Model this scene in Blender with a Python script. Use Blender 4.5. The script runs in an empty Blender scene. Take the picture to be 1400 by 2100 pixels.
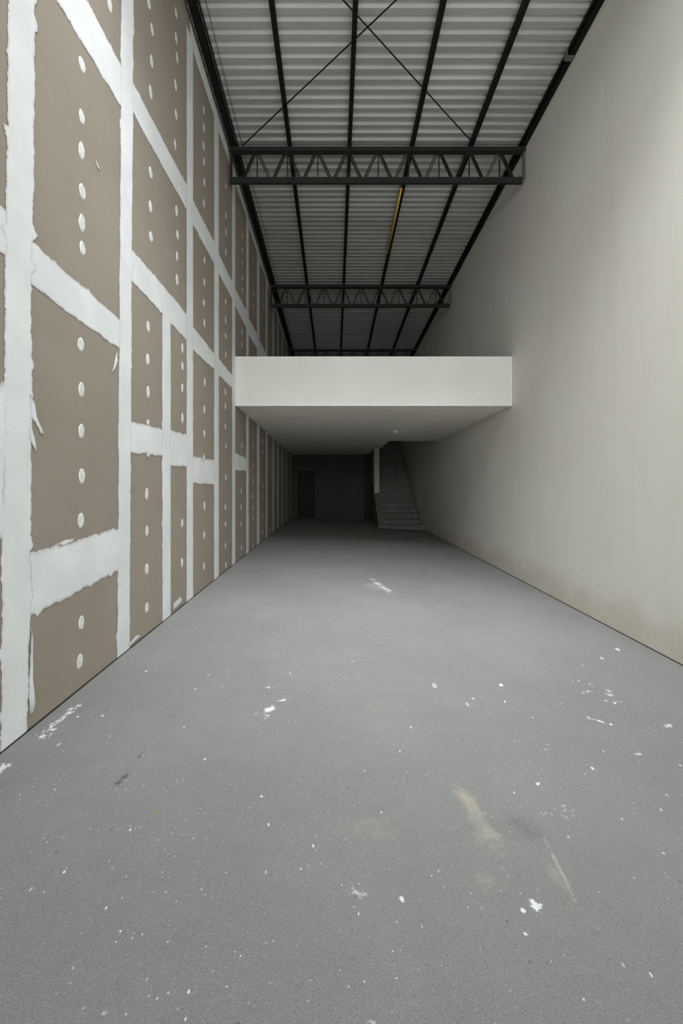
import bpy, bmesh, math, random
from mathutils import Vector, noise as mnoise

random.seed(7)
SC = bpy.context.scene
COL = SC.collection

# ------------------------------------------------------------------ layout
F, CX, CY, ZC = 800.0, 686.0, 990.0, 1.55        # focal (px of 1400), axis vanishing point, eye height
XL, XR = -1.82, 3.24                             # hall side walls
Y_FRONT, Y_BACK, Y_REAR = -3.5, 16.8, 20.0
YT = (6.6, 10.8, 15.3)                           # trusses
FA, FB = 1.5568, 0.0455                          # floor cross fall

def fz(x):                                       # floor height
    return ZC - (FA + FB * x)
def rz(y):                                       # underside of purlins / top of trusses
    return ZC + 5.69 - 0.05 * (y - 6.6)
def sofz(y):                                     # underside of the mezzanine
    return ZC + 1.41 - 0.0207 * (y - 7.12)
def wall_pt(u, v):                               # point of the left wall seen at a photo position
    k = -XL / (CX - u)
    return F * k, ZC + (CY - v) * k
def floor_pt(u, v):
    y = F * FA / ((v - CY) - FB * (u - CX))
    x = (u - CX) * y / F
    return x, y, fz(x)

# ------------------------------------------------------------------ materials
def srgb(r, g, b):
    f = lambda c: (c / 255 / 12.92) if c / 255 <= 0.04045 else ((c / 255 + 0.055) / 1.055) ** 2.4
    return (f(r), f(g), f(b), 1.0)

class NT:
    def __init__(self, name):
        self.m = bpy.data.materials.new(name)
        self.m.use_nodes = True
        self.t = self.m.node_tree
        self.b = self.t.nodes['Principled BSDF']
        self.co = None
    def n(self, typ, **kw):
        nd = self.t.nodes.new(typ)
        for k, v in kw.items():
            if k in ('ins',):
                for kk, vv in v.items():
                    self.set(nd.inputs[kk], vv)
            else:
                setattr(nd, k, v)
        return nd
    def set(self, sock, v):
        if isinstance(v, bpy.types.NodeSocket):
            self.t.links.new(v, sock)
        else:
            sock.default_value = v
    def pos(self):
        if self.co is None:
            self.co = self.n('ShaderNodeNewGeometry').outputs['Position']
        return self.co
    def mapping(self, scale=(1, 1, 1), loc=(0, 0, 0), rot=(0, 0, 0)):
        m = self.n('ShaderNodeMapping', ins={'Vector': self.pos(), 'Scale': scale, 'Location': loc, 'Rotation': rot})
        return m.outputs[0]
    def noise(self, scale, detail=4, rough=.55, vec=None):
        nd = self.n('ShaderNodeTexNoise', ins={'Vector': vec or self.pos(), 'Scale': scale, 'Detail': detail, 'Roughness': rough})
        return nd.outputs['Fac']
    def ramp(self, fac, a, b, lo=0., hi=1.):
        nd = self.n('ShaderNodeMapRange', interpolation_type='SMOOTHSTEP',
                    ins={'Value': fac, 'From Min': a, 'From Max': b, 'To Min': lo, 'To Max': hi})
        return nd.outputs[0]
    def math(self, op, a, b=0., c=None, clamp=False):
        nd = self.n('ShaderNodeMath', operation=op, use_clamp=clamp)
        self.set(nd.inputs[0], a); self.set(nd.inputs[1], b)
        if c is not None: self.set(nd.inputs[2], c)
        return nd.outputs[0]
    def mix(self, fac, a, b, blend='MIX'):
        nd = self.n('ShaderNodeMix', data_type='RGBA', blend_type=blend)
        self.set(nd.inputs[0], fac); self.set(nd.inputs[6], a); self.set(nd.inputs[7], b)
        return nd.outputs[2]
    def bump(self, h, strength=.2, dist=.01):
        nd = self.n('ShaderNodeBump', ins={'Height': h, 'Strength': strength, 'Distance': dist})
        self.set(self.b.inputs['Normal'], nd.outputs[0])
    def out(self, col, rough=.8, metal=0., spec=.3):
        self.set(self.b.inputs['Base Color'], col)
        self.set(self.b.inputs['Roughness'], rough)
        self.set(self.b.inputs['Metallic'], metal)
        self.set(self.b.inputs['Specular IOR Level'], spec)
        return self.m

def plain(name, c, rough=.8, var=.08, scale=3., metal=0., spec=.3, bump=0.):
    t = NT(name)
    f = t.noise(scale, 5)
    d = tuple(x * (1 - var) for x in c[:3]) + (1,)
    l = tuple(min(1, x * (1 + var)) for x in c[:3]) + (1,)
    if bump: t.bump(t.noise(90, 3), bump, .004)
    return t.out(t.mix(t.ramp(f, .3, .7), d, l), rough, metal, spec)

def mat_board():
    t = NT('drywall_board')
    c = t.mix(t.ramp(t.noise(.7, 4), .3, .7), (.325, .280, .228, 1), (.368, .322, .266, 1))
    c = t.mix(t.ramp(t.noise(8, 4, .6, t.mapping((1, .25, 1))), .35, .75, 0, .12), c, (.42, .39, .34, 1))
    t.bump(t.noise(60, 3), .05, .003)
    return t.out(c, .85, 0, .2)
def mat_tape():
    t = NT('joint_compound')
    at = t.n('ShaderNodeAttribute', attribute_name='cov').outputs['Fac']
    s1 = t.noise(9, 6, .65, t.mapping((1, 1, .35)))
    s2 = t.noise(45, 5, .6)
    cov = t.math('ADD', at, t.math('MULTIPLY', t.math('SUBTRACT', t.math('ADD', t.math('MULTIPLY', s1, .7), t.math('MULTIPLY', s2, .3)), .5), 1.7))
    base = t.mix(t.ramp(t.noise(2.2, 5), .35, .7), (.80, .815, .81, 1), (.90, .91, .90, 1))
    base = t.mix(t.ramp(t.noise(24, 5, .6, t.mapping((1, .15, .15))), .5, .8, 0, .3), base, (.70, .72, .74, 1))
    thin = t.mix(t.ramp(cov, .10, .34), (.345, .300, .247, 1), (.68, .68, .69, 1))
    c = t.mix(t.ramp(cov, .3, .75), thin, base)
    t.bump(t.math('ADD', s1, t.math('MULTIPLY', s2, .4)), .12, .006)
    t.set(t.b.inputs['Alpha'], t.ramp(cov, .07, .15))
    return t.out(c, .75, 0, .25)
def mat_patch():
    t = NT('screw_filler')
    c = t.mix(t.ramp(t.noise(28, 5), .35, .65), (.72, .72, .68, 1), (.88, .88, .85, 1))
    t.bump(t.noise(50, 4), .15, .005)
    return t.out(c, .8, 0, .2)
def mat_right():
    t = NT('cream_plaster')
    c = t.mix(t.ramp(t.noise(.45, 4), .3, .7), (.70, .672, .605, 1), (.76, .738, .675, 1))
    streak = t.noise(3.2, 5, .6, t.mapping((1, 1.6, .12)))
    c = t.mix(t.ramp(streak, .52, .8, 0, .28), c, (.59, .56, .49, 1))
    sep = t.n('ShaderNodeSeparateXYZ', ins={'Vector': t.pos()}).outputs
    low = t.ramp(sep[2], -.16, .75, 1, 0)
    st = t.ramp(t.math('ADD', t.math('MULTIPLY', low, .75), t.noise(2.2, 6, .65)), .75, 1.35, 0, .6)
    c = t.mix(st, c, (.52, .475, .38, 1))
    t.bump(t.math('ADD', t.noise(55, 4), t.math('MULTIPLY', t.noise(9, 3), .8)), .10, .006)
    return t.out(c, .85, 0, .25)
def mat_floor(stains):
    t = NT('trowelled_concrete')
    c = t.mix(t.ramp(t.noise(.55, 6, .6), .3, .72), (.214, .212, .203, 1), (.260, .257, .246, 1))
    c = t.mix(t.ramp(t.noise(3.4, 6, .62, t.mapping((1, 2.2, 1))), .42, .78, 0, .35), c, (.185, .187, .185, 1))
    c = t.mix(t.ramp(t.noise(.9, 5, .6, t.mapping((1, .5, 1), (4, 9, 0))), .5, .78, 0, .3), c, (.315, .31, .295, 1))
    fine = t.noise(360, 2, .75)
    c = t.mix(t.ramp(fine, .34, .66), t.mix(.34, c, (.06, .06, .06, 1)), t.mix(.15, c, (.70, .70, .69, 1)))
    # tiny aggregate flecks and pits
    vo = t.n('ShaderNodeTexVoronoi', ins={'Vector': t.pos(), 'Scale': 40., 'Randomness': 1.})
    gate = t.ramp(t.noise(2.1, 4, .6), .40, .56)
    fl = t.math('MULTIPLY', t.ramp(vo.outputs['Distance'], .09, .16, 1, 0), gate)
    fl = t.math('MULTIPLY', fl, t.ramp(t.n('ShaderNodeSeparateColor', ins={'Color': vo.outputs['Color']}).outputs[0], .64, .70))
    c = t.mix(t.math('MULTIPLY', fl, .62), c, (.80, .80, .78, 1))
    vo2 = t.n('ShaderNodeTexVoronoi', ins={'Vector': t.pos(), 'Scale': 17., 'Randomness': 1.})
    pit = t.math('MULTIPLY', t.ramp(vo2.outputs['Distance'], .05, .11, 1, 0),
                 t.ramp(t.n('ShaderNodeSeparateColor', ins={'Color': vo2.outputs['Color']}).outputs[1], .86, .88))
    c = t.mix(t.math('MULTIPLY', pit, .7), c, (.09, .09, .085, 1))
    # stains: (x, y, rx, ry, rot, colour, soft, lo, hi, amount, noise scale)
    share = {k: t.math('MULTIPLY', t.math('SUBTRACT', t.noise(k, 5, .68), .5), 2.4) for k in (7, 16, 32)}
    for (x, y, rx, ry, rot, colr, lo, hi, amt, ns) in stains:
        mp = t.n('ShaderNodeMapping', vector_type='TEXTURE',
                 ins={'Vector': t.pos(), 'Location': (x, y, 0), 'Rotation': (0, 0, rot), 'Scale': (rx, ry, 1e3)})
        ln = t.n('ShaderNodeVectorMath', operation='LENGTH', ins={0: mp.outputs[0]}).outputs['Value']
        fac = t.math('ADD', t.ramp(ln, 0, 1.25, 1, 0), share[7 if ns < 12 else (16 if ns < 24 else 32)])
        fac = t.math('MULTIPLY', t.ramp(fac, lo, hi, 0, amt), t.ramp(ln, .9, 1.45, 1, 0))
        c = t.mix(fac, c, colr)
    t.bump(t.math('ADD', t.math('MULTIPLY', fine, .7), t.noise(70, 4)), .35, .004)
    return t.out(c, .88, 0, .2)
def mat_roof():
    t = NT('galvanised_sheet')
    c = t.mix(t.ramp(t.noise(.8, 4, .5, t.mapping((.6, 3, 1))), .3, .7), (.54, .545, .53, 1), (.64, .645, .625, 1))
    return t.out(c, .42, .55, .5)

M_BOARD, M_TAPE, M_PATCH, M_RIGHT, M_ROOF = mat_board(), mat_tape(), mat_patch(), mat_right(), mat_roof()
M_STEEL = plain('charcoal_painted_steel', (.022, .024, .021, 1), .6, .15, 6, 0, .25)
M_STEEL2 = plain('dark_painted_purlin_steel', (.010, .011, .0095, 1), .65, .15, 6, 0, .15)
M_GALV = plain('grey_bracket_steel', (.13, .13, .12, 1), .5, .1, 8, .0, .5)
M_YELLOW = plain('yellow_paint', (.98, .62, .03, 1), .5, .06, 10)
M_FASCIA = plain('white_plaster', (.785, .765, .705, 1), .8, .025, 1.3, bump=.04)
M_BEAD = plain('white_corner_bead', (.90, .89, .84, 1), .6, .02, 4)
M_SOFFIT = plain('grey_plaster_soffit', (.90, .87, .78, 1), .85, .05, 1.2, bump=.05)
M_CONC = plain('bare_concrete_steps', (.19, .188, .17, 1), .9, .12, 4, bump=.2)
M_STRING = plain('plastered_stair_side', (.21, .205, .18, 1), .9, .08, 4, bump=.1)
M_POST = plain('pale_wall_end', (.60, .58, .52, 1), .85, .06, 3)
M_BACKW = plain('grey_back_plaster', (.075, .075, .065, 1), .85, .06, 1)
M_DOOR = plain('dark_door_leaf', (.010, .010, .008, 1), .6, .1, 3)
M_CHIP = plain('white_plaster_chip', (.70, .70, .675, 1), .85, .06, 20)
M_CHIP2 = plain('dusty_plaster_chip', (.47, .47, .455, 1), .9, .1, 20)
M_RUST = plain('rust_orange_chip', (.42, .24, .07, 1), .85, .15, 40)
M_CABLE = plain('black_cable', (.04, .04, .04, 1), .6, .1, 10)
M_LAMP = plain('white_lamp_plastic', (.90, .89, .85, 1), .35, .03, 10)
M_GROUND = plain('outdoor_paving', (.42, .41, .39, 1), .9, .1, 2)

# ------------------------------------------------------------------ helpers
def link(name, bm, mat, parent=None, smooth=False):
    me = bpy.data.meshes.new(name)
    bm.normal_update(); bm.to_mesh(me); bm.free()
    if smooth:
        for p in me.polygons: p.use_smooth = True
    if mat: me.materials.append(mat)
    o = bpy.data.objects.new(name, me); COL.objects.link(o)
    if parent: o.parent = parent
    return o
def struct(o):
    o['kind'] = 'structure'; return o
def tag(o, label, cat, group=None):
    o['label'] = label; o['category'] = cat
    if group: o['group'] = group
    return o
def thing(name, label, cat, loc=(0, 0, 0), group=None):
    o = bpy.data.objects.new(name, None); COL.objects.link(o); o.location = loc
    o.empty_display_size = .2
    return tag(o, label, cat, group)
def hexa(bm, p):                                  # 8 points: bottom 0-3 ccw, top 4-7
    v = [bm.verts.new(q) for q in p]
    for f in ((3, 2, 1, 0), (4, 5, 6, 7), (0, 1, 5, 4), (1, 2, 6, 5), (2, 3, 7, 6), (3, 0, 4, 7)):
        bm.faces.new([v[i] for i in f])
    return v
def box(bm, x0, x1, y0, y1, z0, z1):
    return hexa(bm, [(x0, y0, z0), (x1, y0, z0), (x1, y1, z0), (x0, y1, z0), (x0, y0, z1), (x1, y0, z1), (x1, y1, z1), (x0, y1, z1)])
def bevel(bm, w, seg=1):
    bmesh.ops.bevel(bm, geom=list(bm.edges), offset=w, segments=seg, affect='EDGES', profile=.6)
def bar(bm, a, b, w, d, up=Vector((0, 1, 0))):    # straight bar of section w x d from a to b
    a, b = Vector(a), Vector(b)
    t = (b - a).normalized()
    s = t.cross(up).normalized(); n = s.cross(t).normalized()
    s *= w / 2; n *= d / 2
    hexa(bm, [a - s - n, a + s - n, a + s + n, a - s + n, b - s - n, b + s - n, b + s + n, b - s + n])
def tube(bm, pts, r, seg=8):
    rings = []
    for i, p in enumerate(pts):
        p = Vector(p)
        t = (Vector(pts[min(i + 1, len(pts) - 1)]) - Vector(pts[max(i - 1, 0)])).normalized()
        s = t.cross(Vector((0, 0, 1)))
        s = s.normalized() if s.length > 1e-4 else Vector((1, 0, 0))
        n = s.cross(t)
        rings.append([bm.verts.new(p + r * (math.cos(2 * math.pi * k / seg) * s + math.sin(2 * math.pi * k / seg) * n)) for k in range(seg)])
    for a, b in zip(rings, rings[1:]):
        for k in range(seg):
            bm.faces.new((a[k], a[(k + 1) % seg], b[(k + 1) % seg], b[k]))
    bm.faces.new(rings[0][::-1]); bm.faces.new(rings[-1])
def lathe(bm, prof, c, seg=20):
    rings = []
    for r, z in prof:
        rings.append([bm.verts.new((c[0] + r * math.cos(2 * math.pi * k / seg), c[1] + r * math.sin(2 * math.pi * k / seg), c[2] + z)) for k in range(seg)])
    for a, b in zip(rings, rings[1:]):
        for k in range(seg):
            bm.faces.new((a[k], a[(k + 1) % seg], b[(k + 1) % seg], b[k]))
    bm.faces.new(rings[0][::-1]); bm.faces.new(rings[-1])
def nz(x, y=0., s=0.):
    return mnoise.noise(Vector((x, y, s * 13.7 + .31)))

# ------------------------------------------------------------------ shell
bm = bmesh.new()
NX, NY = 8, 40
g = [[bm.verts.new((XL - .3 + (XR - XL + .6) * i / NX, Y_FRONT + (Y_REAR + .2 - Y_FRONT) * j / NY, fz(XL - .3 + (XR - XL + .6) * i / NX))) for i in range(NX + 1)] for j in range(NY + 1)]
for j in range(NY):
    for i in range(NX):
        bm.faces.new((g[j][i], g[j][i + 1], g[j + 1][i + 1], g[j + 1][i]))
W = (.80, .80, .78, 1)
def stain(u, v, rx, ry, rot, c, lo, hi, amt, ns):
    x, y, z = floor_pt(u, v)
    return (x, y, rx, ry, rot, c, lo, hi, amt, ns)
def streak(u0, v0, u1, v1, w, c, lo, hi, amt, ns):   # elongated mark between two photo positions
    a, b = floor_pt(u0, v0), floor_pt(u1, v1)
    d = math.hypot(b[0] - a[0], b[1] - a[1])
    return ((a[0] + b[0]) / 2, (a[1] + b[1]) / 2, d / 2, w, math.atan2(b[1] - a[1], b[0] - a[0]), c, lo, hi, amt, ns)
SAND, GRIT, DARK = (.40, .37, .305, 1), (.345, .33, .29, 1), (.085, .085, .078, 1)
STAINS = [
    streak(752, 1180, 812, 1224, .11, (.60, .60, .585, 1), .35, 1.1, .9, 7),       # powder patch in mid hall
    streak(740, 1185, 790, 1222, .22, (.42, .42, .41, 1), .5, 1.4, .6, 16),
    streak(535, 1470, 568, 1440, .05, W, .45, 1.0, .9, 16),
    streak(560, 1440, 604, 1431, .03, W, .55, .95, .9, 32),
    streak(498, 1470, 600, 1462, .09, W, .95, 1.25, .8, 16),
    streak(530, 1412, 572, 1408, .05, W, .85, 1.2, .75, 32),
    streak(925, 1600, 1000, 1700, .07, SAND, .15, .95, .85, 7),                     # sandy scuff
    streak(985, 1690, 1025, 1730, .06, SAND, .2, 1.1, .8, 16),
    streak(950, 1640, 1040, 1790, .10, GRIT, .35, 1.2, .65, 16),
    streak(960, 1790, 1030, 1830, .08, GRIT, .4, 1.3, .6, 16),
    streak(920, 1598, 960, 1640, .07, DARK, 1.0, 1.5, .6, 32),
    streak(980, 1720, 1040, 1780, .09, DARK, .95, 1.5, .65, 32),
    stain(1060, 1690, .17, .13, 0, (.145, .145, .143, 1), .3, 1.2, .5, 7),           # damp grey patch
    streak(1098, 1685, 1205, 1895, .012, (.40, .395, .37, 1), .3, .9, .75, 32),     # edge of a scraped strip
    streak(1110, 1740, 1205, 1890, .06, GRIT, .45, 1.2, .5, 16),
    stain(770, 1700, .17, .15, 0, GRIT, .5, 1.4, .5, 16),
    streak(1090, 1872, 1113, 1852, .030, W, .35, .62, .95, 32),
    stain(1072, 1867, .013, .012, 0, W, .35, .7, .9, 32),
    streak(820, 1832, 829, 1860, .014, W, .55, .85, .9, 32),
    streak(1070, 1905, 1083, 1925, .013, W, .55, .85, .9, 32),
    streak(1092, 1601, 1118, 1614, .035, W, .65, .95, .9, 32),
    streak(1290, 1538, 1325, 1556, .045, W, .7, 1.0, .85, 32),
    streak(1355, 1492, 1385, 1484, .04, W, .75, 1.05, .8, 32),
    streak(1200, 1471, 1260, 1488, .025, W, .7, 1.05, .8, 32),
    streak(225, 1628, 275, 1570, .035, DARK, .55, 1.1, .8, 32),                     # rough crack near the left wall
    streak(262, 1580, 318, 1510, .03, (.11, .108, .10, 1), .75, 1.25, .7, 32),
    streak(20, 1560, 215, 1400, .10, W, .92, 1.2, .85, 16),
    streak(60, 1540, 130, 1470, .10, W, .85, 1.15, .85, 32),
    stain(8, 1575, .07, .10, 0, W, .75, 1.1, .85, 32),
    streak(660, 1815, 800, 1850, .06, W, 1.0, 1.35, .6, 32),
    streak(1040, 1690, 1260, 1640, .16, W, 1.05, 1.35, .7, 32),
    stain(1250, 1420, .8, .5, 0, W, 1.12, 1.4, .75, 16),
    stain(755, 2095, .04, .012, 0, W, .75, 1.1, .75, 32),
    stain(215, 2078, .02, .012, .4, W, .75, 1.1, .75, 32),
]
floor = struct(link('floor', bm, mat_floor(STAINS)))

bm = bmesh.new()                                    # thin slab edge outside the front opening
box(bm, -14, 16, -26, Y_FRONT, -.32, -.22)
struct(link('ground', bm, M_GROUND))

M_SHADE_LINE = plain('floor_shade_line', (.035, .034, .031, 1), .9, .3, 12)  # near-black strips standing in for the shadow gap along the wall bases
for nm, xa, xb in (('shade_line_left', XL - .001, XL + .0062), ('shade_line_right', XR - .005, XR + .001)):
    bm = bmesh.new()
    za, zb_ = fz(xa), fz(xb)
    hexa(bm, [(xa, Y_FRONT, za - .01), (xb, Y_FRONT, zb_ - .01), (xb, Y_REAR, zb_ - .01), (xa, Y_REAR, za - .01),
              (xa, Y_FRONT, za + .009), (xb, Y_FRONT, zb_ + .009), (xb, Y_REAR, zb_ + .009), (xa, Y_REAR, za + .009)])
    struct(link(nm, bm, M_SHADE_LINE))
def roof_top(y): return rz(y) + .10
ZTOP = roof_top(Y_FRONT) + .15
bm = bmesh.new(); box(bm, XL - .15, XL, Y_FRONT, Y_REAR, -.6, ZTOP)
wall_left = struct(link('wall_left', bm, M_BOARD))
bm = bmesh.new(); box(bm, XR, XR + .2, Y_FRONT, Y_REAR, -.6, ZTOP)
wall_right = struct(link('wall_right', bm, M_RIGHT))
bm = bmesh.new(); box(bm, XL - .15, XR + .2, Y_REAR, Y_REAR + .2, -.6, ZTOP)
struct(link('wall_rear', bm, M_BACKW))
bm = bmesh.new()
box(bm, XL - .15, XR + .2, Y_FRONT - .2, Y_FRONT, 5.0, ZTOP)           # lintel over the loading opening
struct(link('wall_front', bm, M_RIGHT))

# corrugated roof sheets (one lapped course, pitch 136 mm)
bm = bmesh.new()
prof = []
y = Y_FRONT - .1
P, HR = .136, .034
lap = False
while y < Y_REAR + .1:
    if not lap and y > 7.03:
        prof += [(y, 0.), (y + .05, 0.), (y + .065, HR), (y + .105, HR), (y + .23, 0.)]
        y += .23; lap = True
        continue
    prof += [(y, 0.), (y + .066, 0.), (y + .074, HR), (y + .086, HR), (y + .1355, 0.002)]
    y += P
rows = []
for (yy, hh) in prof:
    z = roof_top(yy) + hh
    rows.append((bm.verts.new((XL - .1, yy, z)), bm.verts.new((XR + .1, yy, z))))
for a, b in zip(rows, rows[1:]):
    bm.faces.new((a[0], b[0], b[1], a[1]))
struct(link('ceiling', bm, M_ROOF))

# ------------------------------------------------------------------ left wall: joint tape and screw patches
def strip(along, c_fn, h_fn, a0, a1, step, seed, jag, off, cols=(-1.16, -1, -.87, -.7, 0, .7, .87, 1, 1.16)):
    """ragged band of joint compound on the left wall; along='z' (vertical) or 'y' (horizontal)"""
    bm = bmesh.new()
    lay = bm.verts.layers.float.new('cov')
    n = max(2, int((a1 - a0) / step))
    prev = None
    for i in range(n + 1):
        a = a0 + (a1 - a0) * i / n
        row = []
        c, h = c_fn(a), h_fn(a)
        e = []
        for side in (-1, 1):
            s = seed + side * 3.3
            r = .5 * nz(a * 1.3, 0, s) + .35 * nz(a * 5, 1, s) + .30 * nz(a * 21, 2, s)
            sp = max(0, nz(a * 9, 3, s) - .25) * 2.0 * (.4 + abs(nz(a * 45, 4, s)) + .6 * abs(nz(a * 90, 5, s)))
            e.append(h * (1 + jag * .17 * r + (.032 * jag * nz(a * 60, 6, s))) + jag * .03 * sp)
        for q in cols:
            d = q * (e[0] if q < 0 else e[1])
            x = XL + off - (.0028 if abs(q) == 1.16 else 0)
            p = (x, c + d, a) if along == 'z' else (x, a, c + d)
            v = bm.verts.new(p)
            v[lay] = {1.16: -.25, 1: .42, .87: .8, .7: 1.1, 0: 1.3}[abs(q)]
            row.append(v)
        if prev:
            for k in range(len(cols) - 1):
                f = (prev[k], prev[k + 1], row[k + 1], row[k])
                bm.faces.new(f if along == 'y' else f)
        prev = row
    bmesh.ops.recalc_face_normals(bm, faces=bm.faces)
    if bm.faces and sum(f.normal.x for f in bm.faces) < 0:
        bmesh.ops.reverse_faces(bm, faces=bm.faces)
    return bm

ZB = fz(XL) + .002
def lin(a0, v0, a1, v1): return lambda a: v0 + (v1 - v0) * (a - a0) / (a1 - a0)
k_ = lambda v: (lambda a: v)
# vertical seams: centre y, half width, bottom, top, jaggedness
WT = lambda y: rz(y) + .04
SEAMS = [(2.245, .092, ZB, 7.5, 1.5), (3.385, .095, ZB, 7.5, .9), (4.22, .10, ZB, ZC + 1.9, .6),
         (4.90, .105, ZB, ZC + 5.62, .45), (6.0, .115, ZB, 0, .35), (7.02, .105, ZB, 0, .35), (8.13, .115, ZB, 0, .35),
         (9.27, .15, ZB, 0, .3), (10.40, .13, ZB, 0, .3), (11.55, .12, ZB, 0, .3), (12.5, .12, ZB, 0, .3),
         (13.6, .11, ZB, 0, .3), (14.7, .11, ZB, 0, .3), (16.0, .11, ZB, 0, .3)]
for i, (yc, hw, z0, z1, jg) in enumerate(SEAMS):
    if not z1: z1 = WT(yc)
    step = .006 if yc < 4 else .02
    cf = (lambda y0: (lambda a: y0 + .045 * (a - 2.2) / 4 if y0 < 4 else y0))(yc)
    link('joint_tape', strip('z', cf, k_(hw), z0, z1, step, i * 1.7 + .5, jg, .0040), M_TAPE, wall_left)
# horizontal bands: y0, y1, (lower z, upper z) at y0 and y1 relative to the eye, jaggedness
BANDS = [
    (.6, 2.25, 3.20, 3.52, 3.20, 3.52, 1.3), (.6, 2.25, 1.25, 1.52, 1.25, 1.50, 1.3), (.6, 2.25, -.30, .55, -.30, .5, 1.0),
    (2.25, 3.38, 3.17, 3.50, 3.21, 3.55, .9), (3.38, 4.90, 3.345, 3.60, 3.36, 3.655, .7), (4.9, 6.0, 3.325, 3.62, 3.315, 3.63, .5),
    (6.0, 7.02, 3.295, 3.595, 3.27, 3.555, .4), (7.02, 8.13, 3.25, 3.535, 3.19, 3.54, .4), (8.13, 9.27, 3.13, 3.485, 3.15, 3.47, .4),
    (9.27, 10.4, 3.10, 3.44, 3.08, 3.42, .4),
    (2.25, 3.38, 1.205, 1.455, 1.135, 1.36, 1.1), (3.38, 4.90, 1.825, 2.09, 1.75, 2.065, 1.0), (4.9, 6.0, 1.71, 2.0, 1.715, 1.935, .7),
    (6.0, 7.02, 1.70, 1.95, 1.675, 1.89, .5),
    (2.25, 3.38, -.79, -.43, -.72, -.395, 1.1), (3.38, 4.22, .27, .54, .295, .565, .9), (4.22, 4.9, .205, .585, .20, .56, .8),
    (4.9, 6.0, .0, .33, -.025, .33, .8), (7.02, 8.13, .245, .555, .25, .49, .7),
    # pale strip under the eave
    (4.9, 6.0, 5.54, 5.80, 5.54, 5.75, .5), (6.0, 7.02, 5.51, 5.75, 5.52, 5.70, .5), (7.02, 8.13, 5.49, 5.70, 5.48, 5.64, .5),
    (8.13, 9.27, 5.42, 5.63, 5.36, 5.58, .5), (9.27, 10.4, 5.32, 5.57, 5.40, 5.52, .4), (10.4, 14.7, 5.36, 5.52, 5.15, 5.30, .3),
]
for i, (y0, y1, l0, h0, l1, h1, jg) in enumerate(BANDS):
    cf = lin(y0, ZC + (l0 + h0) / 2, y1, ZC + (l1 + h1) / 2)
    hf = lin(y0, (h0 - l0) / 2, y1, (h1 - l1) / 2)
    link('joint_tape', strip('y', cf, hf, y0, y1, .006 if y0 < 4.5 else .02, 40 + i * 2.3, jg, .0032), M_TAPE, wall_left)

def blob(uvs, off=.0044, seed=0, jit=.006):
    """irregular dab of compound given by photo outline points on the left wall"""
    bm = bmesh.new(); lay = bm.verts.layers.float.new('cov')
    pts = [wall_pt(u, v) for u, v in uvs]
    cy = sum(p[0] for p in pts) / len(pts); cz = sum(p[1] for p in pts) / len(pts)
    out = []
    for i, p in enumerate(pts):
        q = pts[(i + 1) % len(pts)]
        for k in range(6):
            y = p[0] + (q[0] - p[0]) * k / 6; z = p[1] + (q[1] - p[1]) * k / 6
            out.append((y + jit * nz(y * 40, z * 40, seed), z + jit * nz(y * 40 + 9, z * 40, seed)))
    o = [bm.verts.new((XL + .0035, y, z)) for y, z in out]
    m = [bm.verts.new((XL + off + .001, cy + (y - cy) * .6, cz + (z - cz) * .6)) for y, z in out]
    c = bm.verts.new((XL + off + .0015, cy, cz))
    for v in o: v[lay] = -.05
    for v in m: v[lay] = .5
    c[lay] = .85
    n = len(o)
    for i in range(n):
        j = (i + 1) % n
        bm.faces.new((o[i], o[j], m[j], m[i])); bm.faces.new((m[i], m[j], c))
    bmesh.ops.recalc_face_normals(bm, faces=bm.faces)
    if sum(f.normal.x for f in bm.faces) < 0: bmesh.ops.reverse_faces(bm, faces=bm.faces)
    return bm
SMEARS = [
    [(58, 800), (68, 815), (72, 850), (80, 870), (97, 908), (84, 896), (72, 872), (60, 850)],
    [(58, 850), (66, 880), (74, 912), (76, 935), (66, 915), (58, 900)],
    [(240, 712), (232, 745), (227, 770), (234, 762), (242, 740)],
    [(193, 325), (199, 335), (206, 353), (199, 344)],
    [(108, 1118), (130, 1106), (158, 1102), (152, 1110), (124, 1122)],
    [(62, 1275), (67, 1278), (67, 1330), (66, 1420), (72, 1450), (68, 1478), (58, 1480), (58, 1350)],
    [(298, 862), (303, 858), (307, 864), (306, 874), (299, 872)],
    [(298, 925), (303, 925), (308, 930), (304, 942), (299, 936)],
    [(262, 1320), (280, 1300), (290, 1302), (275, 1316), (262, 1330)],
    [(352, 1240), (368, 1222), (376, 1226), (372, 1236), (353, 1254)],
    [(414, 935), (418, 928), (421, 940), (418, 946), (414, 944)],
]
for i, s in enumerate(SMEARS):
    link('compound_smear', blob(s, seed=i), M_TAPE, wall_left)

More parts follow.
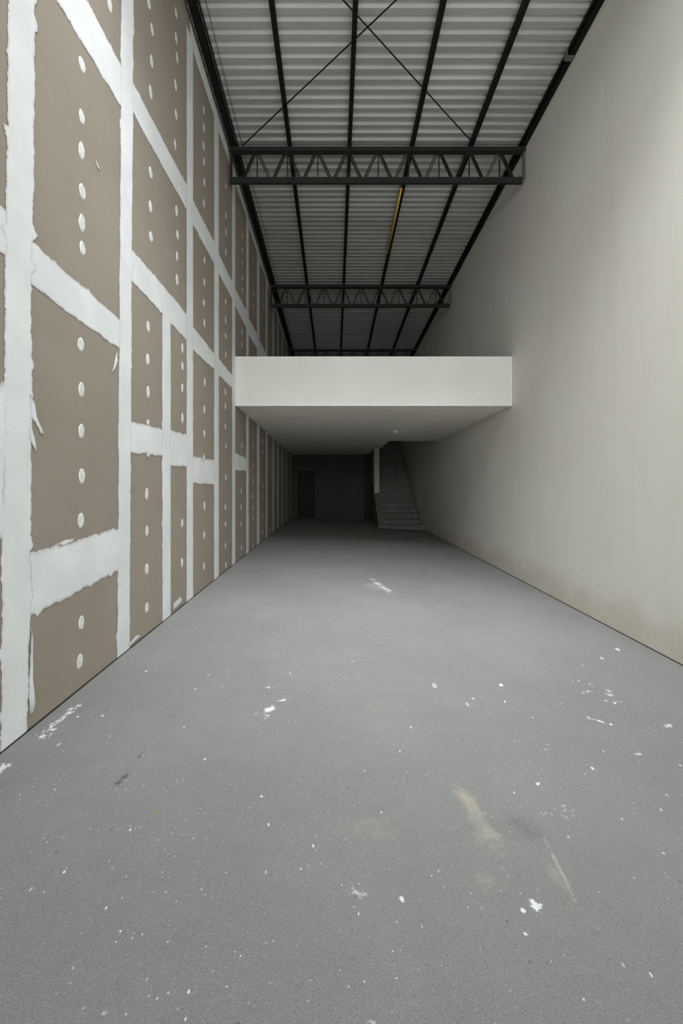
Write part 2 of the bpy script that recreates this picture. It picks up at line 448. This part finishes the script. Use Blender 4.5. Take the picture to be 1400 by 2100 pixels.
SPOTS = [(168.6,133),(168,240),(167.5,309),(169,393),(168,457),(169,509),(166,706),(167,799),(167,884),(168,976),(166,1067),(167,1277),(164,1356),(225,8),
 (305,5),(312,61),(311,126),(309,189),(309,354),(308.6,424),(309.6,486),
 (361,27),(361,78),(363,119),(360,175),(361,235),(359,296),(362,433),(364,482),(363,526),(363,574),
 (304,670),(303,737),(303.6,804),(301,1013),(301.4,1089),(301,1167),(301,1246),
 (374,714),(374,751),(373.6,796),(374,857),(373.6,1073),(373,1154),
 (417.5,226),(418,262),(417.5,299),(418,332),(419,374),(418,417),(419,534),(419,579),(418,621),(419,663),(419.6,784),(419,840),(419,889),(419,1037),(418.6,1097),(418,1161),
 (463,382),(463,442),(463.4,476),(463,517),(462.5,619),(462.5,656),(462.5,688),(462.7,727),(462,804),(462,833),(462,875),(463,915),(463,980),(462,1040),(462,1075),(462,1119),(463,1159),
 (497,483),(497,514),(497,539),(497,570),(497,596),(496,681),(496,707),(495.5,913),(494.4,1007),(494.4,1040),(494,1075),(495,1123),
 (519.5,528),(520,602),(520,630),(519,913),(519,953),(519,987),(519,1017),(519,1040),(519,1061),(519,1119),
 (540,600),(540,626),(539,905),(539,927),(539,995),(539,1017),(539,1060),(539,1092),(553,1088)]
rest = bmesh.new()
def spot(bm, y, z, ry, rh, seed):
    n = 18
    def ring(k, x):
        vs = []
        for i in range(n):
            t = 2 * math.pi * i / n
            r = k * (1 + .14 * nz(math.cos(t) * 1.6, math.sin(t) * 1.6, seed))
            vs.append(bm.verts.new((XL + x, y + ry * r * math.cos(t) - .12 * rh * math.sin(t) * nz(seed), z + rh * r * math.sin(t))))
        return vs
    a, b = ring(1, .0005), ring(.8, .0035)
    for i in range(n):
        j = (i + 1) % n
        bm.faces.new((a[i], a[j], b[j], b[i]))
    bm.faces.new(b)
SPOTS.sort(key=lambda p: p[0])
for i, (u, v) in enumerate(SPOTS):
    y, z = wall_pt(u, v)
    ry = random.uniform(.032, .040) * (1 if u < 340 else .95); rh = random.uniform(.048, .064)
    if i < 100:
        bm = bmesh.new(); spot(bm, y, z, ry, rh, i)
        link('screw_patch', bm, M_PATCH, wall_left)
    else:
        spot(rest, y, z, ry, rh, i)
o = link('screw_patch', rest, M_PATCH, wall_left); o['kind'] = 'stuff'

# ------------------------------------------------------------------ trusses
def make_truss(label):
    """local origin: front upper edge of the top chord, x along the hall width"""
    r = thing('roof_truss', label, 'truss', (0, YT[0], rz(YT[0])), 'lattice roof trusses')
    x0, x1 = -1.775, XR - .006
    bm = bmesh.new()                                 # channel section: front web, top and bottom flange
    box(bm, x0, x1, 0, .012, -.068, 0); box(bm, x0, x1, .012, .09, -.068, -.056); box(bm, x0, x1, .012, .09, -.012, 0)
    link('top_chord', bm, M_STEEL, r)
    bm = bmesh.new()
    box(bm, x0, x1 - .05, 0, .012, -.615, -.515); box(bm, x0, x1 - .05, .012, .045, -.615, -.603); box(bm, x0, x1 - .05, .012, .045, -.527, -.515)
    link('bottom_chord', bm, M_STEEL, r)
    bm = bmesh.new(); box(bm, x0, x0 + .035, .014, .05, -.516, -.067); link('end_post', bm, M_STEEL, r)
    bm = bmesh.new(); box(bm, x1 - .035, x1 - .005, .014, .05, -.516, -.067); link('end_post', bm, M_GALV, r)
    bm = bmesh.new(); box(bm, x1 - .10, x1 - .001, .0122, .05, -.514, -.485); link('seat_plate', bm, M_GALV, r)
    S = .516
    tx = [-1.328 + S * k for k in range(9)]
    for k, t in enumerate(tx):
        for sgn in (-1, 1):
            b = t + sgn * (S / 2 - .035)
            if b < x0 + .06 or b > x1 - .09: continue
            bm = bmesh.new()
            for d in (-.017, .017):                  # twin angle bars with a gap
                bar(bm, (t + sgn * .02 + d, .032, -.066), (b + d, .032, -.517), .013, .03)
            link('diagonal', bm, M_STEEL, r)
        bm = bmesh.new(); bar(bm, (t + .008, .05, -.066), (t + .008, .05, -.517), .018, .02)
        link('vertical', bm, M_STEEL, r)
    return r
def copy_tree(o, loc, label):
    c = o.copy(); COL.objects.link(c); c.location = loc; c['label'] = label
    for ch in o.children:
        d = ch.copy(); COL.objects.link(d); d.parent = c
    return c
truss = make_truss('dark steel lattice roof truss nearest the front, the largest in view')
copy_tree(truss, (0, YT[1], rz(YT[1])), 'dark steel lattice roof truss in the middle, beyond the end of the yellow bar')
copy_tree(truss, (0, YT[2], rz(YT[2])), 'farthest dark lattice roof truss, just showing over the white parapet')

# ------------------------------------------------------------------ purlins (lipped channels running down the hall)
def purlin(x0, x1, label, flip=False, h=.098):
    ya, yb = Y_FRONT, Y_REAR
    t = .012
    w = x1 - x0
    r = [(0, 0), (w, 0), (w, .03), (w - t, .03), (w - t, t), (t, t), (t, h - t), (w - t, h - t), (w - t, h - .03), (w, h - .03), (w, h), (0, h)]
    if flip: r = [(w - a, b) for a, b in r][::-1]
    bm = bmesh.new()
    A = [bm.verts.new((x0 + a, ya, rz(ya) + .001 + b)) for a, b in r]
    B = [bm.verts.new((x0 + a, yb, rz(yb) + .001 + b)) for a, b in r]
    n = len(r)
    for i in range(n):
        j = (i + 1) % n
        bm.faces.new((A[i], B[i], B[j], A[j]))
    bm.faces.new(A); bm.faces.new(B[::-1])
    bmesh.ops.recalc_face_normals(bm, faces=bm.faces)
    return tag(link('roof_purlin', bm, M_STEEL2, None), label, 'purlin', 'purlins under the roof sheets')
pl = purlin(-1.772, -1.684, 'dark steel eave purlin running along the top of the drywall wall')
purlin(-.795, -.733, 'dark steel purlin next to the drywall side eave purlin')
purlin(.222, .284, 'dark steel purlin in mid roof, third from the drywall wall')
purlin(1.285, 1.347, 'dark steel purlin with the yellow bar on it')
purlin(2.285, 2.347, 'dark steel purlin between the yellow-barred one and the cream wall eave')
pr = purlin(3.172, 3.236, 'dark steel eave purlin running along the top of the cream wall', True)
for par, xa, xb in ((pl, -1.662, -1.648), (pr, 3.142, 3.154)):
    bm = bmesh.new()
    hexa(bm, [(xa, Y_FRONT, rz(Y_FRONT) + .055), (xb, Y_FRONT, rz(Y_FRONT) + .055), (xb, Y_REAR, rz(Y_REAR) + .055), (xa, Y_REAR, rz(Y_REAR) + .055),
              (xa, Y_FRONT, rz(Y_FRONT) + .098), (xb, Y_FRONT, rz(Y_FRONT) + .098), (xb, Y_REAR, rz(Y_REAR) + .098), (xa, Y_REAR, rz(Y_REAR) + .098)])
    link('edge_angle', bm, M_STEEL2, par)
bm = bmesh.new()
yb = 5.27
box(bm, 3.125, 3.238, yb - .02, yb + .045, rz(yb) - .016, rz(yb) - .002)
box(bm, 3.125, 3.137, yb - .02, yb + .045, rz(yb) - .002, rz(yb) + .07)
link('splice_bracket', bm, M_GALV, pr)

# yellow bar under the fourth purlin
def roofpt(u, v, dz=0.):                             # point at purlin-soffit level
    y = F * (5.69 + .05 * 6.6 + dz) / ((CY - v) + F * .05)
    return Vector(((u - CX) * y / F, y, rz(y) + dz))
bm = bmesh.new()
a, b = roofpt(819, 386, -.02), roofpt(796, 520, -.02)
a.x = b.x = 1.276
tube(bm, [a, a.lerp(b, .5), b], .017, 10)
tag(link('yellow_bar', bm, M_YELLOW, None, True), 'thin yellow bar fixed along the underside of a dark purlin', 'bar')

# crossed bracing rods of the first bay
for (p, q, lab) in (((497, 299), (812, 0), 'thin dark bracing rod running up from the drywall side end of the nearest truss'),
                    ((970, 291), (707, 0), 'thin dark bracing rod running up from the cream wall side of the nearest truss')):
    A, B = roofpt(*p, -.012), roofpt(*q, -.012)
    B2 = A + (B - A) * 2.05
    # stop at the side walls
    lim = (XR - .03) if B2.x > A.x else (XL + .08)
    if (B2.x - lim) * (1 if B2.x > A.x else -1) > 0:
        B2 = A + (B2 - A) * ((lim - A.x) / (B2.x - A.x))
    if lab.startswith('thin dark bracing rod running up from the cream'): A.z -= .024; B2.z -= .024
    bm = bmesh.new(); tube(bm, [A, A.lerp(B2, .5), B2], .0085, 8)
    tag(link('bracing_rod', bm, M_STEEL2, None, True), lab, 'rod', 'crossed bracing rods')

# thin cable under the sheets beside the left eave
bm = bmesh.new()
pts = []
for i in range(60):
    y = 1.0 + i * .24
    pts.append((-1.573 + .012 * nz(y * 1.1), y, rz(y) + .075 + .012 * nz(y * 2.0, 3)))
tube(bm, pts, .004, 6)
tag(link('electrical_cable', bm, M_CABLE, None, True), 'thin dark cable strung along the roof sheets beside the drywall eave', 'cable')

# ------------------------------------------------------------------ mezzanine
YM = 7.12
mz = thing('mezzanine', 'white boxed-in mezzanine floor with solid parapet spanning the hall', 'mezzanine', (.71, YM, sofz(YM)))
def mlink(name, bm, mat):
    bmesh.ops.translate(bm, verts=bm.verts, vec=-Vector(mz.location))
    return link(name, bm, mat, mz)
bm = bmesh.new()
box(bm, XL + .007, XR - .003, YM, YM + .12, ZC + 1.414, ZC + 2.296)
mlink('parapet', bm, M_FASCIA)
bm = bmesh.new()
def slab(x0, x1, y0, y1):
    t = ZC + 1.62
    hexa(bm, [(x0, y0, sofz(y0)), (x1, y0, sofz(y0)), (x1, y1, sofz(y1)), (x0, y1, sofz(y1)), (x0, y0, t), (x1, y0, t), (x1, y1, t), (x0, y1, t)])
slab(XL + .007, XR - .003, YM + .12, 12.2); slab(XL + .007, 1.70, 12.2, 14.17); slab(XL + .007, 1.45, 14.17, Y_REAR - .005)
mlink('slab', bm, M_SOFFIT)
bm = bmesh.new()
box(bm, 1.60, XR - .003, 12.08, 12.19, ZC + 1.622, ZC + 2.72); box(bm, 1.60, 1.69, 12.19, 14.16, ZC + 1.622, ZC + 2.72)
mlink('stair_light_block', bm, M_SOFFIT)  # unseen walls round the stair opening, added to keep light off the upper steps
for nm, a in (('top', (XL + .007, XR - .004, YM - .006, YM + .10, ZC + 2.286, ZC + 2.304)),
              ('low', (XL + .007, XR - .004, YM - .006, YM + .08, ZC + 1.402, ZC + 1.420)),
              ('side', (XR - .022, XR - .004, YM - .006, YM + .02, ZC + 1.420, ZC + 2.286))):
    bm = bmesh.new(); box(bm, *a); bevel(bm, .004)
    mlink('edge_bead', bm, M_BEAD)

# soffit lamp
yl = 10.1; xl = 124 * yl / F
lt = thing('ceiling_light', 'small round fitting on the underside of the mezzanine', 'light', (xl, yl, sofz(yl)))
bm = bmesh.new(); lathe(bm, [(.072, .0), (.075, -.014), (.066, -.024)], (0, 0, .004)); link('base_ring', bm, M_BEAD, lt, True)
bm = bmesh.new(); lathe(bm, [(.058, -.014), (.056, -.04), (.046, -.06), (.026, -.072), (.004, -.076)], (0, 0, 0)); link('dome', bm, M_LAMP, lt, True)

# ------------------------------------------------------------------ back of the hall
bm = bmesh.new()
DX0, DX1 = (610 - CX) * Y_BACK / F, (646 - CX) * Y_BACK / F
ZD = ZC + (CY - 965) * Y_BACK / F
zb = -.3
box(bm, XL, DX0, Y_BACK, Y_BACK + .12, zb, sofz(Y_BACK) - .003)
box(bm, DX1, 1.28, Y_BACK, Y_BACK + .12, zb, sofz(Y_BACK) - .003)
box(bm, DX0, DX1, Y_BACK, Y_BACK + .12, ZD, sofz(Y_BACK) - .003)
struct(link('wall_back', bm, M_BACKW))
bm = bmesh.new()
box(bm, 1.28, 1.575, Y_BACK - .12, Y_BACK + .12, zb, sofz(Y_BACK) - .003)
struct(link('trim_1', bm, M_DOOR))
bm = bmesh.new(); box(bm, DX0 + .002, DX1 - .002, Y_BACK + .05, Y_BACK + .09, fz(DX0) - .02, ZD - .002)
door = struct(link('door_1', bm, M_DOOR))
bm = bmesh.new()
for a in ((DX0, DX0 + .05, fz(DX0) - .02, ZD), (DX1 - .05, DX1, fz(DX0) - .02, ZD), (DX0 + .05, DX1 - .05, ZD - .05, ZD)):
    box(bm, a[0] + .003, a[1] - .003, Y_BACK - .012, Y_BACK + .049, a[2], a[3])
link('door_frame', bm, M_DOOR, door)

# staircase climbing away along the cream wall
Y0, TR, RI, ZS = 14.0, .28, .186, ZC - 1.70
SX0, SX1 = 1.77, 3.12
st = thing('staircase', 'grey concrete staircase rising beside the cream wall under the mezzanine', 'staircase', (2.35, Y0, ZS))
def slink(name, bm, mat):
    bmesh.ops.translate(bm, verts=bm.verts, vec=-Vector(st.location))
    return link(name, bm, mat, st)
for n in range(20):
    bm = bmesh.new()
    x0 = 1.56 if n == 0 else SX0
    z1 = ZS + RI * (n + 1)
    y1 = min(Y0 + TR * (n + 1) + .03, Y_REAR - .003)
    box(bm, x0, SX1, Y0 + TR * n - (.02 if n else 0), y1, z1 - .04, z1)          # tread with nosing
    box(bm, x0, SX1, Y0 + TR * n, Y0 + TR * n + .06, z1 - RI - (.08 if n == 0 else 0), z1 - .064)
    box(bm, x0, SX1, Y0 + TR * n + .035, Y0 + TR * n + .06, z1 - .064, z1 - .04)
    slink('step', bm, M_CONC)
sl = RI / TR
def prism(bm, x0, x1, poly):
    A = [bm.verts.new((x0, y, z)) for y, z in poly]; B = [bm.verts.new((x1, y, z)) for y, z in poly]
    n = len(poly)
    bm.faces.new(A); bm.faces.new(B[::-1])
    for i in range(n):
        j = (i + 1) % n
        bm.faces.new((A[i], B[i], B[j], A[j]))
    bmesh.ops.recalc_face_normals(bm, faces=bm.faces)
YE = Y_REAR - .01
bm = bmesh.new()
prism(bm, 1.58, SX0 - .002, [(Y0 + .07, ZS - .05), (Y0 + .07, ZS + RI + .0), (15.7, ZS + RI + sl * 1.65), (YE, ZS + RI + sl * (YE - 14.05)), (YE, ZS - .05)])
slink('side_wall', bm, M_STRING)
bm = bmesh.new()
prism(bm, SX1 + .002, XR - .003, [(Y0 + .02, ZS - .04), (Y0 + .02, ZS + RI + .02), (YE, ZS + RI + sl * (YE - Y0) - .02), (YE, ZS - .04)])
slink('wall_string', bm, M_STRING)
bm = bmesh.new()
zs = lambda y: ZS + RI + sl * (y - 14.05) + .003
prism(bm, 1.60, 1.80, [(15.7, zs(15.7)), (15.7, ZC + 2.2), (YE, ZC + 2.6), (YE, zs(YE))])
slink('upper_wall', bm, M_POST)

# ------------------------------------------------------------------ plaster chips on the floor
CHIPS = [(210,1468,9),(400,1413,7),(427,1385,7),(300,1377,6),(250,1568,5),(536,1634,11),(551,1691,7),(681,1722,6),(132,1788,8),(63,1824,8),
 (218,1862,9),(247,1910,8),(301,2008,8),(387,2034,8),(112,1619,6),(267,1702,8),(420,1557,6),(120,1527,8),(159,1470,7),(617,1782,8),(642,1735,6),
 (380,2090,7),(600,1610,4),(472,1609,4),(890,1406,14),(1027,1405,14),(970,1433,8),(958,1445,9),(842,1491,7),(1206,1472,12),(1252,1486,10),(1214,1576,8),
 (1119,1457,6),(1124,1527,6),(1237,1541,8),(1054,1626,8),(1355,1661,7),(1367,1631,8),(782,1666,8),(1165,1717,10),(1360,1750,8),(885,1796,7),(865,1900,7),
 (1334,1999,8),(1277,1979,8),(1196,2050,9),(735,1874,6),(722,1356,9),(1265,1332,12),(1233,1350,14),(1195,1365,5),(1035,1439,6),(1150,1443,6),(1260,1442,8),
 (1315,1383,5),(1186,1396,6),(1208,1403,6),(1092,1472,6),(1055,1520,4),(1118,1537,5),(1395,1570,6),(1275,1680,5),(978,1540,4),(820,1541,5),(835,1583,5),
 (747,1581,5),(595,1381,6),(455,1410,5),(377,1492,5),(225,1510,5),(60,1440,6),(90,1830,5),(345,1800,5),(700,1815,6),(545,1788,6),(185,1700,4),(1300,1800,4),
 (1090,1700,4),(1228,1830,4),(1345,1860,5),(905,1980,4),(560,1930,4),(463,1985,5),(150,1985,5)]
def chip(u, v, px, seed, mat, lab, grp):
    x, y, z = floor_pt(u, v)
    rx = px * y / F * random.uniform(.30, .46)
    ry = rx * random.uniform(.6, 2.0)
    h = min(.008, rx * .35)
    bm = bmesh.new()
    n = 9; a0 = random.random() * 6
    A, B = [], []
    for i in range(n):
        t = a0 + 2 * math.pi * i / n
        r = random.uniform(.65, 1.1)
        px_, py_ = rx * r * math.cos(t), ry * r * math.sin(t)
        A.append(bm.verts.new((px_, py_, -.001 - FB * px_)))
        B.append(bm.verts.new((px_ * .8, py_ * .8, h * random.uniform(.6, 1.1) - FB * px_)))
    for i in range(n):
        j = (i + 1) % n
        bm.faces.new((A[i], A[j], B[j], B[i]))
    bm.faces.new(B)
    o = link('plaster_chip', bm, mat)
    o.location = (x, y, z)
    o.rotation_euler.z = 0
    return tag(o, lab, 'chip', grp)
for i, (u, v, px) in enumerate(CHIPS):
    chip(u, v, px, i, M_CHIP if (i * 7) % 5 < 3 else M_CHIP2, 'small white plaster chip lying on the grey concrete floor', 'white plaster chips on the floor')
chip(324, 1664, 6, 901, M_RUST, 'small orange chip on the floor out from the taped wall', None)
chip(785, 1459, 7, 902, M_RUST, 'small tan brown chip in the middle of the floor', None)

# ------------------------------------------------------------------ light and camera
w = bpy.data.worlds.new('overcast'); SC.world = w; w.use_nodes = True
bg = w.node_tree.nodes['Background']
bg.inputs[0].default_value = (.86, .93, 1.0, 1); bg.inputs[1].default_value = .05
def area(name, loc, rot, sx, sy, power, col, spread=math.pi):
    l = bpy.data.lights.new(name, 'AREA'); l.shape = 'RECTANGLE'; l.size = sx; l.size_y = sy; l.energy = power; l.color = col; l.spread = spread
    o = bpy.data.objects.new(name, l); COL.objects.link(o); o.location = loc; o.rotation_euler = rot
    return o
def aim(a, b): return (Vector(b) - Vector(a)).to_track_quat('-Z', 'Y').to_euler()
YO = Y_FRONT - .05
area('daylight_opening_low', (.71, YO, 2.5), aim((.71, YO, 2.5), (.71, 0, 2.5)), 4.9, 4.8, 150, (.905, .96, 1.0))
area('daylight_opening_high', (.71, YO, 5.2), aim((.71, YO, 5.2), (.71, 0, 5.2)), 4.9, 3.5, 435, (.905, .96, 1.0))
area('roof_fill', (.71, 1.5, 6.9), (0, 0, 0), 4.0, 3.0, 92, (.94, .975, 1.0))  # added fill under the roof, facing down, no fitting behind it
area('high_fill', (.71, 2.2, 6.8), aim((.71, 2.2, 6.8), (.71, 4.8, 0)), 4.2, .8, 104, (.94, .975, 1.0), math.radians(69))  # added fill beam aimed forward at the floor, source out of view

cam = bpy.data.cameras.new('camera')
cam.sensor_fit = 'HORIZONTAL'; cam.sensor_width = 36.0; cam.lens = 36.0 * F / 1400.0
cam.shift_x = (700 - CX) / 1400; cam.shift_y = (CY - 1050) / 1400
cam.clip_start = .05; cam.clip_end = 200
co = bpy.data.objects.new('camera', cam); COL.objects.link(co)
co.location = (0, 0, ZC); co.rotation_euler = (math.radians(90), 0, 0)
SC.camera = co

SC.view_settings.view_transform = 'Standard'
SC.view_settings.look = 'None'
SC.view_settings.exposure = 0.0
SC.cycles.use_denoising = True
SC.cycles.use_adaptive_sampling = True
SC.cycles.adaptive_threshold = .03
SC.cycles.max_bounces = 6
SC.cycles.diffuse_bounces = 4
SC.cycles.glossy_bounces = 2
SC.cycles.transparent_max_bounces = 6
